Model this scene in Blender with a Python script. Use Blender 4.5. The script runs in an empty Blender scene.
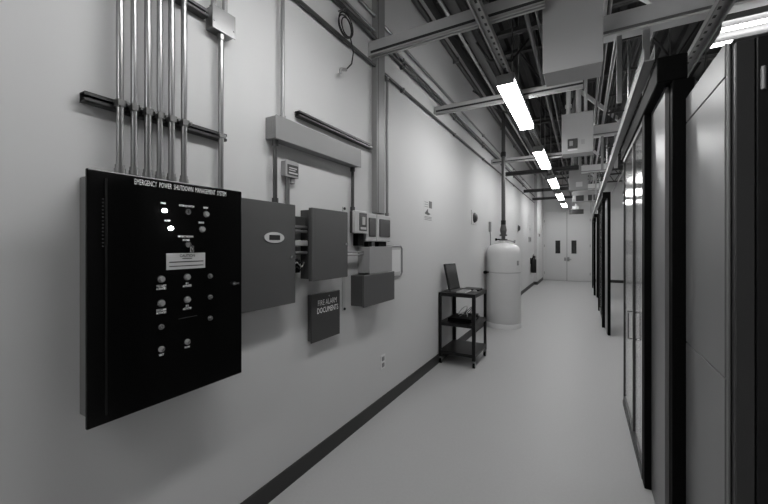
import bpy, bmesh, math, random
from mathutils import Vector, Matrix
random.seed(4)
S = bpy.context.scene
C = S.collection
PI = math.pi
WX = -1.55          # face of the left wall
YE = 16.0           # face of the end wall
ZC = 4.25           # ceiling

# ------------------------------------------------------------------ materials
def mat(name, v, rough=0.5, metal=0.0, spec=0.5, noise=0.0, nscale=8.0, bump=0.0, bscale=60.0, tint=None, coat=0.0):
    m = bpy.data.materials.new(name); m.use_nodes = True
    nt = m.node_tree; b = nt.nodes['Principled BSDF']
    col = (v, v, v, 1) if tint is None else tint
    b.inputs['Base Color'].default_value = col
    b.inputs['Roughness'].default_value = rough
    b.inputs['Metallic'].default_value = metal
    b.inputs['Specular IOR Level'].default_value = spec
    if coat: b.inputs['Coat Weight'].default_value = coat; b.inputs['Coat Roughness'].default_value = 0.08
    tc = nt.nodes.new('ShaderNodeTexCoord')
    if noise:
        n = nt.nodes.new('ShaderNodeTexNoise'); n.inputs['Scale'].default_value = nscale; n.inputs['Detail'].default_value = 4
        r = nt.nodes.new('ShaderNodeMapRange'); r.inputs['To Min'].default_value = v*(1-noise); r.inputs['To Max'].default_value = v*(1+noise)
        nt.links.new(tc.outputs['Object'], n.inputs['Vector']); nt.links.new(n.outputs['Fac'], r.inputs['Value'])
        nt.links.new(r.outputs['Result'], b.inputs['Base Color'])
    if bump:
        n2 = nt.nodes.new('ShaderNodeTexNoise'); n2.inputs['Scale'].default_value = bscale; n2.inputs['Detail'].default_value = 3
        bp = nt.nodes.new('ShaderNodeBump'); bp.inputs['Strength'].default_value = bump; bp.inputs['Distance'].default_value = 0.002
        nt.links.new(tc.outputs['Object'], n2.inputs['Vector']); nt.links.new(n2.outputs['Fac'], bp.inputs['Height'])
        nt.links.new(bp.outputs['Normal'], b.inputs['Normal'])
    return m

def emit(name, v, strength):
    m = bpy.data.materials.new(name); m.use_nodes = True
    b = m.node_tree.nodes['Principled BSDF']
    b.inputs['Base Color'].default_value = (v, v, v, 1)
    b.inputs['Emission Color'].default_value = (1, 1, 1, 1)
    b.inputs['Emission Strength'].default_value = strength
    return m

def slotted_mat(v):
    m = mat('slotted channel steel', v, 0.4, metal=0.4)
    nt = m.node_tree; b = nt.nodes['Principled BSDF']; tc = nt.nodes['Texture Coordinate']
    sp = nt.nodes.new('ShaderNodeSeparateXYZ'); nt.links.new(tc.outputs['Object'], sp.inputs[0])
    def mth(op, a, k=None):
        n = nt.nodes.new('ShaderNodeMath'); n.operation = op; nt.links.new(a, n.inputs[0])
        if k is not None:
            if isinstance(k, float): n.inputs[1].default_value = k
            else: nt.links.new(k, n.inputs[1])
        return n.outputs[0]
    a = mth('LESS_THAN', mth('FRACT', mth('MULTIPLY', sp.outputs['Y'], 1/0.09)), 0.40)
    c_ = mth('LESS_THAN', mth('ABSOLUTE', sp.outputs['X']), 0.008)
    k = mth('MULTIPLY', a, c_)
    r = nt.nodes.new('ShaderNodeMapRange'); r.inputs['To Min'].default_value = v; r.inputs['To Max'].default_value = 0.03
    nt.links.new(k, r.inputs['Value']); nt.links.new(r.outputs['Result'], b.inputs['Base Color'])
    return m

def glass_mat():
    m = bpy.data.materials.new('door glass'); m.use_nodes = True
    nt = m.node_tree; nt.nodes.clear()
    o = nt.nodes.new('ShaderNodeOutputMaterial'); mx = nt.nodes.new('ShaderNodeMixShader')
    t = nt.nodes.new('ShaderNodeBsdfTransparent'); t.inputs['Color'].default_value = (0.88, 0.88, 0.88, 1)
    g = nt.nodes.new('ShaderNodeBsdfGlossy'); g.inputs['Roughness'].default_value = 0.10; g.inputs['Color'].default_value = (0.95, 0.95, 0.95, 1)
    lw = nt.nodes.new('ShaderNodeLayerWeight'); lw.inputs['Blend'].default_value = 0.5
    pw = nt.nodes.new('ShaderNodeMath'); pw.operation = 'POWER'; pw.inputs[1].default_value = 5.0
    f = nt.nodes.new('ShaderNodeMath'); f.operation = 'MULTIPLY_ADD'; f.inputs[1].default_value = 0.95; f.inputs[2].default_value = 0.03
    nt.links.new(lw.outputs['Facing'], pw.inputs[0]); nt.links.new(pw.outputs[0], f.inputs[0])
    nt.links.new(f.outputs[0], mx.inputs[0]); nt.links.new(t.outputs[0], mx.inputs[1]); nt.links.new(g.outputs[0], mx.inputs[2])
    nt.links.new(mx.outputs[0], o.inputs[0])
    return m

def perforated_mat():
    m = bpy.data.materials.new('perforated steel mesh'); m.use_nodes = True
    nt = m.node_tree; b = nt.nodes['Principled BSDF']
    b.inputs['Roughness'].default_value = 0.45; b.inputs['Metallic'].default_value = 0.3
    tc = nt.nodes.new('ShaderNodeTexCoord'); sp = nt.nodes.new('ShaderNodeSeparateXYZ'); nt.links.new(tc.outputs['Object'], sp.inputs[0])
    outs = []
    for ax in ('X', 'Z'):
        k = nt.nodes.new('ShaderNodeMath'); k.operation = 'MULTIPLY'; k.inputs[1].default_value = 2*PI/0.0065
        s_ = nt.nodes.new('ShaderNodeMath'); s_.operation = 'SINE'
        nt.links.new(sp.outputs[ax], k.inputs[0]); nt.links.new(k.outputs[0], s_.inputs[0]); outs.append(s_)
    mu = nt.nodes.new('ShaderNodeMath'); mu.operation = 'MULTIPLY'
    nt.links.new(outs[0].outputs[0], mu.inputs[0]); nt.links.new(outs[1].outputs[0], mu.inputs[1])
    r = nt.nodes.new('ShaderNodeMapRange'); r.inputs['From Min'].default_value = -0.2; r.inputs['From Max'].default_value = 0.3
    r.inputs['To Min'].default_value = 0.018; r.inputs['To Max'].default_value = 0.002
    nt.links.new(mu.outputs[0], r.inputs['Value']); nt.links.new(r.outputs['Result'], b.inputs['Base Color'])
    return m

M = dict(
    wall=mat('painted wall', 0.62, 0.6, spec=0.3, noise=0.03, nscale=1.3, bump=0.05),
    floor=mat('vinyl floor', 0.45, 0.45, spec=0.35, noise=0.05, nscale=60, bump=0.02),
    base=mat('rubber baseboard', 0.022, 0.45),
    ceil=mat('steel deck', 0.025, 0.6, noise=0.3, nscale=3),
    joist=mat('joist paint', 0.055, 0.5, noise=0.2),
    strut=mat('galvanised channel', 0.42, 0.4, metal=0.55, noise=0.15, nscale=14),
    strutdark=mat('aged channel', 0.08, 0.4, metal=0.6, noise=0.25, nscale=10),
    slot=mat('slot shadowless dark steel', 0.02, 0.6),
    beamlight=mat('light beam paint', 0.50, 0.4, metal=0.3, noise=0.1), boxgrey=mat('power box enamel', 0.42, 0.45, noise=0.03),
    beam=mat('grey beam paint', 0.30, 0.45, noise=0.08),
    conduit=mat('galvanised conduit', 0.27, 0.30, metal=0.85, noise=0.08, nscale=20),
    conduitdull=mat('dull conduit', 0.30, 0.4, metal=0.4),
    black=mat('black gloss enamel', 0.0018, 0.17, spec=0.22),
    blackmatt=mat('black powder coat', 0.006, 0.4, spec=0.3),
    boxside=mat('cabinet side grey', 0.16, 0.4),
    graydark=mat('charcoal enamel', 0.085, 0.38, noise=0.03),
    graydark2=mat('dark grey enamel', 0.060, 0.4, noise=0.03),
    doc=mat('document box enamel', 0.042, 0.4),
    gutter=mat('wireway grey', 0.25, 0.45, noise=0.03),
    light=mat('light grey plastic', 0.52, 0.45),
    mid=mat('mid grey enamel', 0.33, 0.45),
    windowgrey=mat('smoked window', 0.075, 0.25),
    white=mat('white paint', 0.72, 0.4),
    tank=mat('tank enamel', 0.66, 0.35, noise=0.02),
    tankseam=mat('tank seam', 0.45, 0.4),
    txt=mat('white lettering', 0.95, 0.5),
    txtdark=mat('black lettering', 0.03, 0.5),
    plate=mat('caution plate', 0.55, 0.4),
    button=mat('push button', 0.42, 0.3, metal=0.3),
    lens=mat('lens grey', 0.15, 0.2),
    chrome=mat('chrome', 0.75, 0.18, metal=1.0),
    rack=mat('rack side panel', 0.135, 0.33, noise=0.02),
    rackedge=mat('rack edge', 0.20, 0.3, metal=0.3),
    rackblack=mat('rack black', 0.003, 0.6, spec=0.06),
    rackframe=mat('rack frame', 0.035, 0.4),
    doorpaint=mat('door paint', 0.60, 0.45, spec=0.4),
    doorglass=mat('dark lite glass', 0.02, 0.15),
    seam=mat('seam', 0.12, 0.6),
    screen=mat('display glass', 0.035, 0.2),
    cable=mat('cable sheath', 0.015, 0.5),
    cablelight=mat('light cable', 0.4, 0.5),
    tray=mat('tray steel', 0.82, 0.45, metal=0.0, noise=0.1),
    perf=perforated_mat(), slotted=slotted_mat(0.5), glass=glass_mat(),
    lamp=emit('fluorescent diffuser', 0.9, 10.0), tube=emit('fluorescent tube', 0.9, 5.0), led=emit('indicator lamp', 0.9, 30.0),
)

# ------------------------------------------------------------------ mesh helpers
class MB:
    def __init__(s): s.bm = bmesh.new()
    def box(s, x0, x1, y0, y1, z0, z1, bev=0.0, seg=1):
        r = bmesh.ops.create_cube(s.bm, size=1.0); vs = r['verts']
        for v in vs:
            v.co = Vector(((x0+x1)/2+v.co.x*(x1-x0), (y0+y1)/2+v.co.y*(y1-y0), (z0+z1)/2+v.co.z*(z1-z0)))
        if bev:
            es = {e for v in vs for e in v.link_edges}
            bmesh.ops.bevel(s.bm, geom=list(es), offset=bev, segments=seg, affect='EDGES', profile=0.5)
        return s
    def rod(s, a, b, r, n=12, r2=None):
        a = Vector(a); b = Vector(b); d = b-a
        q = d.to_track_quat('Z', 'Y').to_matrix().to_4x4()
        m = Matrix.Translation((a+b)/2) @ q
        bmesh.ops.create_cone(s.bm, cap_ends=True, cap_tris=False, segments=n, radius1=r, radius2=r if r2 is None else r2, depth=d.length, matrix=m)
        return s
    def path(s, pts, r, n=8):
        for i in range(len(pts)-1):
            s.rod(pts[i], pts[i+1], r, n)
            if i: bmesh.ops.create_icosphere(s.bm, subdivisions=1, radius=r, matrix=Matrix.Translation(Vector(pts[i])))
        return s
    def bar(s, a, b, w, h):       # rectangular bar between two points
        a = Vector(a); b = Vector(b); d = b-a
        q = d.to_track_quat('Y', 'Z').to_matrix().to_4x4()
        r = bmesh.ops.create_cube(s.bm, size=1.0, matrix=Matrix.Translation((a+b)/2) @ q @ Matrix.Diagonal((w, d.length, h, 1)))
        return s
    def lathe(s, prof, c, n=40):
        rings = []
        for r, z in prof:
            rings.append([s.bm.verts.new((c[0]+max(r, 1e-4)*math.cos(2*PI*k/n), c[1]+max(r, 1e-4)*math.sin(2*PI*k/n), c[2]+z)) for k in range(n)])
        for a, b in zip(rings, rings[1:]):
            for k in range(n): s.bm.faces.new((a[k], a[(k+1) % n], b[(k+1) % n], b[k]))
        s.bm.faces.new(rings[0][::-1]); s.bm.faces.new(rings[-1])
        return s
    def extr(s, poly, axis, a, b):   # polygon in the two other axes, extruded along axis
        def P(u, v, w):
            return {'X': (w, u, v), 'Y': (u, w, v), 'Z': (u, v, w)}[axis]
        A = [s.bm.verts.new(P(u, v, a)) for u, v in poly]; B = [s.bm.verts.new(P(u, v, b)) for u, v in poly]
        n = len(poly)
        s.bm.faces.new(A); s.bm.faces.new(B[::-1])
        for k in range(n): s.bm.faces.new((A[k], B[k], B[(k+1) % n], A[(k+1) % n]))
        return s
    def build(s, name, m, parent=None, smooth=False):
        bmesh.ops.recalc_face_normals(s.bm, faces=s.bm.faces)
        me = bpy.data.meshes.new(name); 
        if parent is not None:
            off = world_loc(parent)
            bmesh.ops.translate(s.bm, verts=s.bm.verts, vec=-off)
        s.bm.to_mesh(me); s.bm.free()
        if smooth:
            for p in me.polygons: p.use_smooth = True
            me.set_sharp_from_angle(angle=math.radians(40))
        me.materials.append(M[m])
        o = bpy.data.objects.new(name, me); C.objects.link(o)
        if parent is not None: o.parent = parent
        return o

def world_loc(o):
    v = Vector((0, 0, 0))
    while o is not None: v = v + o.location; o = o.parent
    return v

def tag(o, label=None, cat=None, group=None, kind=None):
    if label: o['label'] = label
    if cat: o['category'] = cat
    if group: o['group'] = group
    if kind: o['kind'] = kind
    return o
def thing(name, loc, label, cat, group=None):
    o = bpy.data.objects.new(name, None); C.objects.link(o); o.location = loc; o.empty_display_size = 0.1
    return tag(o, label, cat, group)
def struct(o): return tag(o, kind='structure')
def dup(root, loc, label=None):
    r = root.copy(); C.objects.link(r); r.location = loc
    if label: r['label'] = label
    for ch in list(root.children):
        c = ch.copy(); C.objects.link(c); c.parent = r
        for g in list(ch.children):
            d = g.copy(); C.objects.link(d); d.parent = c
    return r

def text(name, body, m, parent, y, z, x, width=None, height=0.02, align='LEFT', plane='wall', bold=0.0, depth=0.0012):
    """lettering on a plane facing +X (wall); y is the left edge or centre, z the baseline centre"""
    cu = bpy.data.curves.new(name, 'FONT'); cu.body = body; cu.size = 1.0; cu.extrude = 0.0; cu.offset = bold; cu.align_x = 'CENTER'; cu.resolution_u = 2; cu.space_line = 0.95
    tmp = bpy.data.objects.new(name, cu); C.objects.link(tmp)
    bpy.context.view_layer.update()
    me = bpy.data.meshes.new_from_object(tmp.evaluated_get(bpy.context.evaluated_depsgraph_get()))
    bpy.data.objects.remove(tmp); bpy.data.curves.remove(cu)
    xs = [v.co.x for v in me.vertices]; ys = [v.co.y for v in me.vertices]
    w = max(xs)-min(xs); h = max(ys)-min(ys); cx = (max(xs)+min(xs))/2; cy = (max(ys)+min(ys))/2
    sy = height/h; sx = sy if width is None else width/w
    off = world_loc(parent) if parent is not None else Vector((0, 0, 0))
    for v in me.vertices:
        a = (v.co.x-cx)*sx; b = (v.co.y-cy)*sy
        if plane == 'wall': v.co = Vector((x+depth, y+a, z+b))-off
        else: v.co = Vector((y+a, x-depth, z+b))-off        # facing -Y
    me.materials.append(M[m])
    o = bpy.data.objects.new(name, me); C.objects.link(o)
    if parent is not None: o.parent = parent
    return o

# ------------------------------------------------------------------ the setting
struct(MB().box(-3.2, 6.3, -2.2, YE+0.2, -0.1, 0).build('floor', 'floor'))
struct(MB().box(WX-0.15, WX+0.001, -2.2, 13.9, 0, ZC).build('wall_left', 'wall'))
struct(MB().box(WX-0.15, WX+0.11, 13.9, YE, 0, ZC).build('trim_2', 'wall'))
struct(MB().box(-1.7, 6.3, YE, YE+0.15, 0, ZC).build('wall_end', 'wall'))
struct(MB().box(6.1, 6.25, -2.2, YE, 0, ZC).build('wall_right', 'wall'))
struct(MB().box(-1.7, 6.25, -2.35, -2.2, 0, ZC).build('wall_back', 'wall'))
struct(MB().extr([(WX, 0), (WX+0.012, 0), (WX+0.012, 0.10), (WX+0.008, 0.108), (WX, 0.11)], 'Y', -2.2, 13.9)
       .box(WX, WX+0.122, 13.888, 13.9, 0, 0.11).box(WX+0.11, WX+0.122, 13.9, YE-0.12, 0, 0.11).build('baseboard_left', 'base'))
struct(MB().box(0.32, 6.1, YE-0.012, YE, 0, 0.11).build('baseboard_end', 'base'))
# corrugated deck: trapezoid ribs running along the corridor
deck = MB()
x = -1.7
prof = [(-1.7, ZC+0.2)]
while x < 6.2:
    prof += [(x, ZC+0.075), (x+0.06, ZC+0.075), (x+0.085, ZC), (x+0.155, ZC), (x+0.18, ZC+0.075)]
    x += 0.2
prof += [(6.3, ZC+0.075), (6.3, ZC+0.2)]
deck.extr(prof, 'Y', -2.2, YE+0.1)
struct(deck.build('ceiling', 'ceil'))
struct(MB().box(WX, WX+0.09, -2.2, 13.9, 4.16, ZC-0.001, 0.004).build('trim_1', 'joist'))

# end wall: pair of tall flush doors
dr = thing('door_1', (-0.56, YE, 0), None, None); struct(dr)
for k in ('label', 'category'):
    if k in dr: del dr[k]
MB().box(-1.44, -1.385, YE-0.05, YE, 0, 2.80).box(0.245, 0.30, YE-0.05, YE, 0, 2.80).box(-1.44, 0.30, YE-0.05, YE, 2.745, 2.80).build('door_frame', 'doorpaint', dr)
for (a, b, w0, w1) in ((-1.38, -0.565, -0.975, -0.80), (-0.555, 0.24, -0.40, -0.225)):
    lf = MB().box(a, b, YE-0.035, YE-0.003, 0.012, 2.74, 0.003).build('door_leaf', 'doorpaint', dr)
    MB().box(w0, w1, YE-0.041, YE-0.034, 1.09, 1.61, 0.003).build('window_pane', 'doorglass', lf)
    e = 0.018
    MB().box(w0-e, w1+e, YE-0.039, YE-0.034, 1.61, 1.61+e).box(w0-e, w1+e, YE-0.039, YE-0.034, 1.09-e, 1.09).box(w0-e, w0, YE-0.039, YE-0.034, 1.09, 1.61).box(w1, w1+e, YE-0.039, YE-0.034, 1.09, 1.61).build('window_bead', 'light', lf)
MB().box(-0.545, -0.47, YE-0.043, YE-0.035, 0.78, 0.95, 0.004).box(-0.545, -0.40, YE-0.075, YE-0.058, 0.85, 0.868, 0.004).box(-0.545, -0.525, YE-0.075, YE-0.04, 0.85, 0.868).build('door_handle', 'conduitdull', dr)
MB().box(-0.66, -0.59, YE-0.043, YE-0.035, 0.80, 0.93, 0.004).build('lock_plate', 'conduitdull', dr)
MB().box(-0.568, -0.552, YE-0.0362, YE-0.034, 0.01, 2.74).build('door_seam', 'seam', dr)
for z in (0.3, 1.4, 2.4):
    MB().rod((0.245, YE-0.055, z-0.05), (0.245, YE-0.055, z+0.05), 0.012).build('hinge', 'conduitdull', dr)
    MB().rod((-1.383, YE-0.055, z-0.05), (-1.383, YE-0.055, z+0.05), 0.012).build('hinge', 'conduitdull', dr)
MB().box(-1.44, 0.30, YE-0.10, YE-0.001, 0.0, 0.010, 0.002).build('threshold', 'conduitdull', dr)

# ------------------------------------------------------------------ left wall: black shutdown panel
FX = -1.38
ep = thing('control_cabinet', (WX, 0.82, 0.86), 'large black wall control cabinet with white lettering, lamps and buttons', 'cabinet')
MB().box(WX, FX-0.014, 0.571, 1.085, 0.85, 1.688, 0.004).build('cabinet_body', 'boxside', ep)
epd = MB().box(FX-0.014, FX, 0.528, 1.119, 0.856, 1.695, 0.004, 2).build('door', 'black', ep)
MB().box(FX-0.001, FX+0.004, 0.577, 0.583, 0.885, 1.67, 0.001).build('hinge_strip', 'blackmatt', epd)
hs = MB()
for k in range(14): hs.rod((FX, 0.571, 1.60-k*0.012), (FX+0.004, 0.571, 1.60-k*0.012), 0.0025, 8)
hs.build('louvre_holes', 'rackframe', epd)
text('title_lettering', 'EMERGENCY  POWER  SHUTDOWN  MANAGEMENT  SYSTEM', 'txt', epd, 0.850, 1.6725, FX, width=0.368, height=0.0195, bold=0.0)
def lamp(y, z, r=0.0075):
    b = MB().rod((FX, y, z), (FX+0.005, y, z), r+0.004, 16).build('lamp_bezel', 'chrome', epd)
    MB().lathe([(r, 0), (r*0.9, 0.006), (r*0.5, 0.010), (0.0, 0.011)], (0, 0, 0), 14).build('tmp', 'led')
    o = C.objects['tmp']; o.name = 'lamp_lens'
    for v in o.data.vertices: v.co = Vector((FX+0.005+v.co.z, y+v.co.x, z+v.co.y))-world_loc(b)
    o.parent = b
lamp(0.767, 1.578); lamp(0.790, 1.512)
def button(y, z, r=0.0095, m='button', name='push_button'):
    b = MB().rod((FX, y, z), (FX+0.004, y, z), r+0.003, 18).build(name, 'rackedge', epd, True)
    MB().rod((FX+0.004, y, z), (FX+0.012, y, z), r, 18, r*0.85).build('button_cap', m, b, True)
for y, z in ((0.939, 1.577), (0.921, 1.513)): button(y, z, 0.0098)
kk = MB().rod((FX, 0.858, 1.580), (FX+0.008, 0.858, 1.580), 0.0115, 20).build('key_switch', 'chrome', epd, True)
MB().box(FX+0.008, FX+0.010, 0.8565, 0.8595, 1.573, 1.587).build('key_slot', 'slot', kk)
for y, z, w, body in ((0.764, 1.6055, 0.020, 'POWER'), (0.855, 1.6035, 0.062, 'SYSTEM KEY SWITCH'), (0.937, 1.6035, 0.020, 'RESET'), (0.779, 1.541, 0.022, 'ALARM'), (0.917, 1.5405, 0.024, 'SILENCE')):
    text('caption_lettering', body, 'txt', epd, y, z, FX, width=w, height=0.0075, bold=0.03)
text('caption_lettering', 'EMERGENCY SHUTDOWN', 'txt', epd, 0.851, 1.482, FX, width=0.062, height=0.0075, bold=0.03)
text('caption_lettering', 'BY-PASS', 'txt', epd, 0.853, 1.468, FX, width=0.028, height=0.0075, bold=0.03)
ks = MB().rod((FX, 0.858, 1.450), (FX+0.008, 0.858, 1.450), 0.012, 20).build('key_switch', 'chrome', epd, True)
MB().box(FX+0.008, FX+0.02, 0.8565, 0.8595, 1.440, 1.456).box(FX+0.012, FX+0.015, 0.861, 0.877, 1.418, 1.446, 0.002).rod((FX+0.012, 0.858, 1.45), (FX+0.014, 0.872, 1.43), 0.0025, 8).build('key', 'chrome', ks)
pl = MB().box(FX, FX+0.003, 0.775, 0.934, 1.353, 1.416, 0.001).build('caution_plate', 'plate', epd)
text('caution_lettering', 'CAUTION', 'txtdark', pl, 0.856, 1.406, FX+0.003, width=0.062, height=0.011, bold=0.02)
MB().box(FX+0.003, FX+0.0035, 0.836, 0.876, 1.393, 1.396).box(FX+0.003, FX+0.0035, 0.785, 0.925, 1.380, 1.384).box(FX+0.003, FX+0.0035, 0.785, 0.925, 1.364, 1.3675).build('printed_lines', 'txtdark', pl)
for (y, z, body) in ((0.757, 1.320, 'FIRE ALARM\nACTIVATED'), (0.857, 1.320, 'EPO\nACTIVATED'), (0.757, 1.230, 'FIRE ALARM\nACTIVATED'), (0.857, 1.230, 'EPO\nACTIVATED')):
    button(y, z, 0.0105)
    text('caption_lettering', body, 'txt', epd, y, z-0.030, FX, width=0.036, height=0.019, bold=0.03)
for y, z in ((0.957, 1.316), (0.957, 1.227), (0.957, 1.138), (0.757, 1.141)): button(y, z, 0.0075, 'lens')
for y, z, b_ in ((0.757, 1.058, 'TEST'), (0.857, 1.062, 'RUN')):
    k = MB().rod((FX, y, z), (FX+0.006, y, z), 0.011, 18).build('selector_switch', 'button', epd, True)
    MB().bar((FX+0.010, y-0.005, z-0.006), (FX+0.010, y+0.006, z+0.006), 0.008, 0.004).build('selector_knob', 'chrome', k)
    text('caption_lettering', b_, 'txt', epd, y, z-0.021, FX, width=0.02, height=0.008, bold=0.03)
MB().box(FX, FX+0.002, 0.821, 0.899, 1.158, 1.1605).build('label_strip', 'rackframe', epd)
la = MB().rod((FX, 1.071, 1.275), (FX+0.010, 1.071, 1.275), 0.0085, 16).build('door_latch', 'chrome', epd, True)
MB().box(FX+0.010, FX+0.016, 1.068, 1.092, 1.272, 1.278, 0.001).build('latch_lever', 'chrome', la)

# six conduits, strut rails, junction box
ys = (0.668, 0.715, 0.764, 0.809, 0.856, 0.909)
ords = ('leftmost', 'second from the left', 'third from the left', 'fourth from the left', 'fifth from the left', 'rightmost')
CX = WX+0.065
for i, y in enumerate(ys):
    r = 0.0108 if i in (1, 3) else 0.0122
    t = thing('conduit', (CX, y, 1.70), 'steel conduit rising from the black cabinet, %s of its six' % ords[i], 'pipe', 'conduits above the black control cabinet')
    MB().rod((CX, y, 1.70), (CX, y, ZC), r, 20).build('pipe', 'conduit', t, True)
    MB().rod((CX, y, 1.70), (CX, y, 1.728), r+0.006, 20).rod((CX, y, 1.728), (CX, y, 1.742), r+0.0035, 20).build('fitting', 'conduit', t, True)
    for z in (1.968, 2.517):
        MB().box(CX-0.01, CX+r+0.003, y-r-0.003, y-r, z-0.012, z+0.012).box(CX+r, CX+r+0.003, y-r-0.003, y+r+0.003, z-0.012, z+0.012).box(CX-0.01, CX+r+0.003, y+r, y+r+0.003, z-0.012, z+0.012).rod((CX+r, y+r+0.006, z), (CX+r+0.012, y+r+0.006, z), 0.005, 8).build('pipe_clamp', 'conduit', t)
def rail(y0, y1, z, label, h=0.034, m='strutdark', d=0.04):
    t = thing('mounting_rail', (WX, (y0+y1)/2, z), label, 'mounting rail')
    x1 = WX+d
    MB().box(WX, WX+0.003, y0, y1, z-h/2, z+h/2).box(WX, x1, y0, y1, z+h/2-0.003, z+h/2).box(WX, x1, y0, y1, z-h/2, z-h/2+0.003)\
        .box(x1-0.003, x1, y0, y1, z+h/2-0.012, z+h/2).box(x1-0.003, x1, y0, y1, z-h/2, z-h/2+0.012).build('channel', m, t)
    y = y0+0.03
    while y < y1: MB().rod((WX+0.003, y, z), (WX+0.010, y, z), 0.007, 8).build('bolt', 'conduit', t); y += 0.25
    return t
rail(0.572, 1.138, 1.968, 'short dark slotted rail behind the six conduits above the black cabinet')
rail(0.50, 1.04, 2.517, 'upper dark slotted rail running left from the steel junction box')
rail(1.645, 2.52, 2.252, 'dark slotted rail above the grey wireway, ending at the wall column')
jb = thing('junction_box', (WX, 1.09, 2.40), 'small square steel junction box high on the wall with conduits', 'box')
MB().box(WX, WX+0.056, 1.052, 1.166, 2.458, 2.562, 0.003).build('box_body', 'conduit', jb)
MB().box(WX+0.056, WX+0.060, 1.046, 1.172, 2.454, 2.566, 0.002).rod((WX+0.058, 1.056, 2.49), (WX+0.063, 1.056, 2.49), 0.005, 8).rod((WX+0.058, 1.162, 2.49), (WX+0.063, 1.162, 2.49), 0.005, 8).build('box_cover', 'conduit', jb)
c = thing('conduit', (WX+0.035, 1.15, 1.69), 'lone slim steel conduit dropping from the junction box to the grey cabinet', 'pipe')
MB().rod((WX+0.035, 1.108, 1.69), (WX+0.035, 1.108, 2.457), 0.013, 16).build('pipe', 'conduit', c, True)
MB().rod((WX+0.035, 1.108, 2.427), (WX+0.035, 1.108, 2.457), 0.018, 16).build('fitting', 'conduit', c, True)
MB().rod((WX+0.035, 1.108, 1.69), (WX+0.035, 1.108, 1.715), 0.018, 16).build('fitting', 'conduit', c, True)
MB().box(WX+0.02, WX+0.052, 1.09, 1.126, 1.959, 1.977, 0.002).build('pipe_clamp', 'conduit', c)
for y, l in ((1.068, 'left'), (1.130, 'right')):
    c = thing('conduit', (WX+0.035, y, 2.563), 'thin conduit rising from the top of the junction box, the %s one' % l, 'pipe')
    MB().rod((WX+0.035, y, 2.563), (WX+0.035, y, ZC), 0.012, 16).build('pipe', 'conduitdull', c, True)
    MB().rod((WX+0.035, y, 2.563), (WX+0.035, y, 2.566), 0.017, 16).build('fitting', 'conduit', c, True)

# grey cabinet 2 with oval display
p2 = thing('control_cabinet', (WX, 1.36, 1.12), 'flat dark grey wall cabinet with an oval display, beside the black cabinet', 'cabinet')
MB().box(WX, -1.462, 1.135, 1.525, 1.125, 1.668, 0.003).build('cabinet_body', 'graydark2', p2)
d = MB().box(-1.462, -1.445, 1.125, 1.542, 1.115, 1.678, 0.003).build('door', 'graydark', p2)
def oval(bm_x0, bm_x1, yc, zc, ry, rz, name, m, par, n=28):
    return MB().extr([(yc+ry*math.cos(2*PI*k/n), zc+rz*math.sin(2*PI*k/n)) for k in range(n)], 'X', bm_x0, bm_x1).build(name, m, par)
ov = oval(-1.445, -1.440, 1.378, 1.487, 0.070, 0.029, 'display_bezel', 'plate', d)
MB().box(-1.441, -1.438, 1.340, 1.416, 1.474, 1.501, 0.002).build('display_screen', 'screen', ov)
MB().rod((-1.445, 1.502, 1.379), (-1.436, 1.502, 1.379), 0.009, 14).build('door_latch', 'chrome', d, True)

# wiring between the grey cabinets
wt = thing('terminal_block', (WX, 1.62, 1.35), 'black wiring and terminal fittings bridging the two grey cabinets', 'electrical fitting')
MB().box(WX, -1.49, 1.545, 1.632, 1.28, 1.36, 0.004).build('block_body', 'rackblack', wt)
MB().box(WX, -1.48, 1.55, 1.69, 1.44, 1.475, 0.004).build('bracket', 'light', wt)
wb = MB()
for z in (1.53, 1.555, 1.40): wb.rod((-1.50, 1.53, z), (-1.50, 1.70, z), 0.010, 12)
wb.build('pipe_nipple', 'conduitdull', wt, True)
for k, z in enumerate((1.30, 1.325, 1.345)):
    MB().path([(-1.487, 1.545, z), (-1.47, 1.58, z+0.02), (-1.47, 1.62, z-0.01), (-1.487, 1.66, z+0.015)], 0.004, 6).build('wire', 'cablelight' if k == 1 else 'cable', wt)
MB().box(WX, -1.50, 1.55, 1.69, 1.56, 1.62, 0.003).build('cover_plate', 'graydark2', wt)

# grey cabinet 3
p3 = thing('control_cabinet', (WX, 1.83, 1.24), 'deep dark grey wall cabinet with an overhanging door, above the document box', 'cabinet')
MB().box(WX, -1.43, 1.695, 1.975, 1.235, 1.665, 0.003).build('cabinet_body', 'graydark2', p3)
d = MB().box(-1.43, -1.40, 1.632, 2.001, 1.230, 1.670, 0.004).build('door', 'graydark', p3)
MB().rod((-1.40, 1.968, 1.452), (-1.390, 1.968, 1.452), 0.008, 14).build('door_latch', 'chrome', d, True)
MB().box(-1.4005, -1.399, 1.662, 1.664, 1.24, 1.66).build('hinge_seam', 'seam', d)

# document box
db = thing('document_box', (WX, 1.88, 0.83), 'small dark document box lettered FIRE ALARM DOCUMENTS below the cabinets', 'box')
MB().box(WX, -1.512, 1.762, 2.043, 0.825, 1.125, 0.003).build('box_body', 'graydark2', db)
d = MB().box(-1.512, -1.50, 1.743, 2.046, 0.820, 1.130, 0.003).build('door', 'doc', db)
text('lettering', 'FIRE ALARM', 'txt', d, 1.905, 1.068, -1.50, width=0.20, height=0.036, bold=0.0)
text('lettering', 'DOCUMENTS', 'txt', d, 1.91, 1.018, -1.50, width=0.225, height=0.036, bold=0.0)
MB().rod((-1.50, 1.915, 1.105), (-1.494, 1.915, 1.105), 0.006, 12).build('lock', 'chrome', d)

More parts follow.
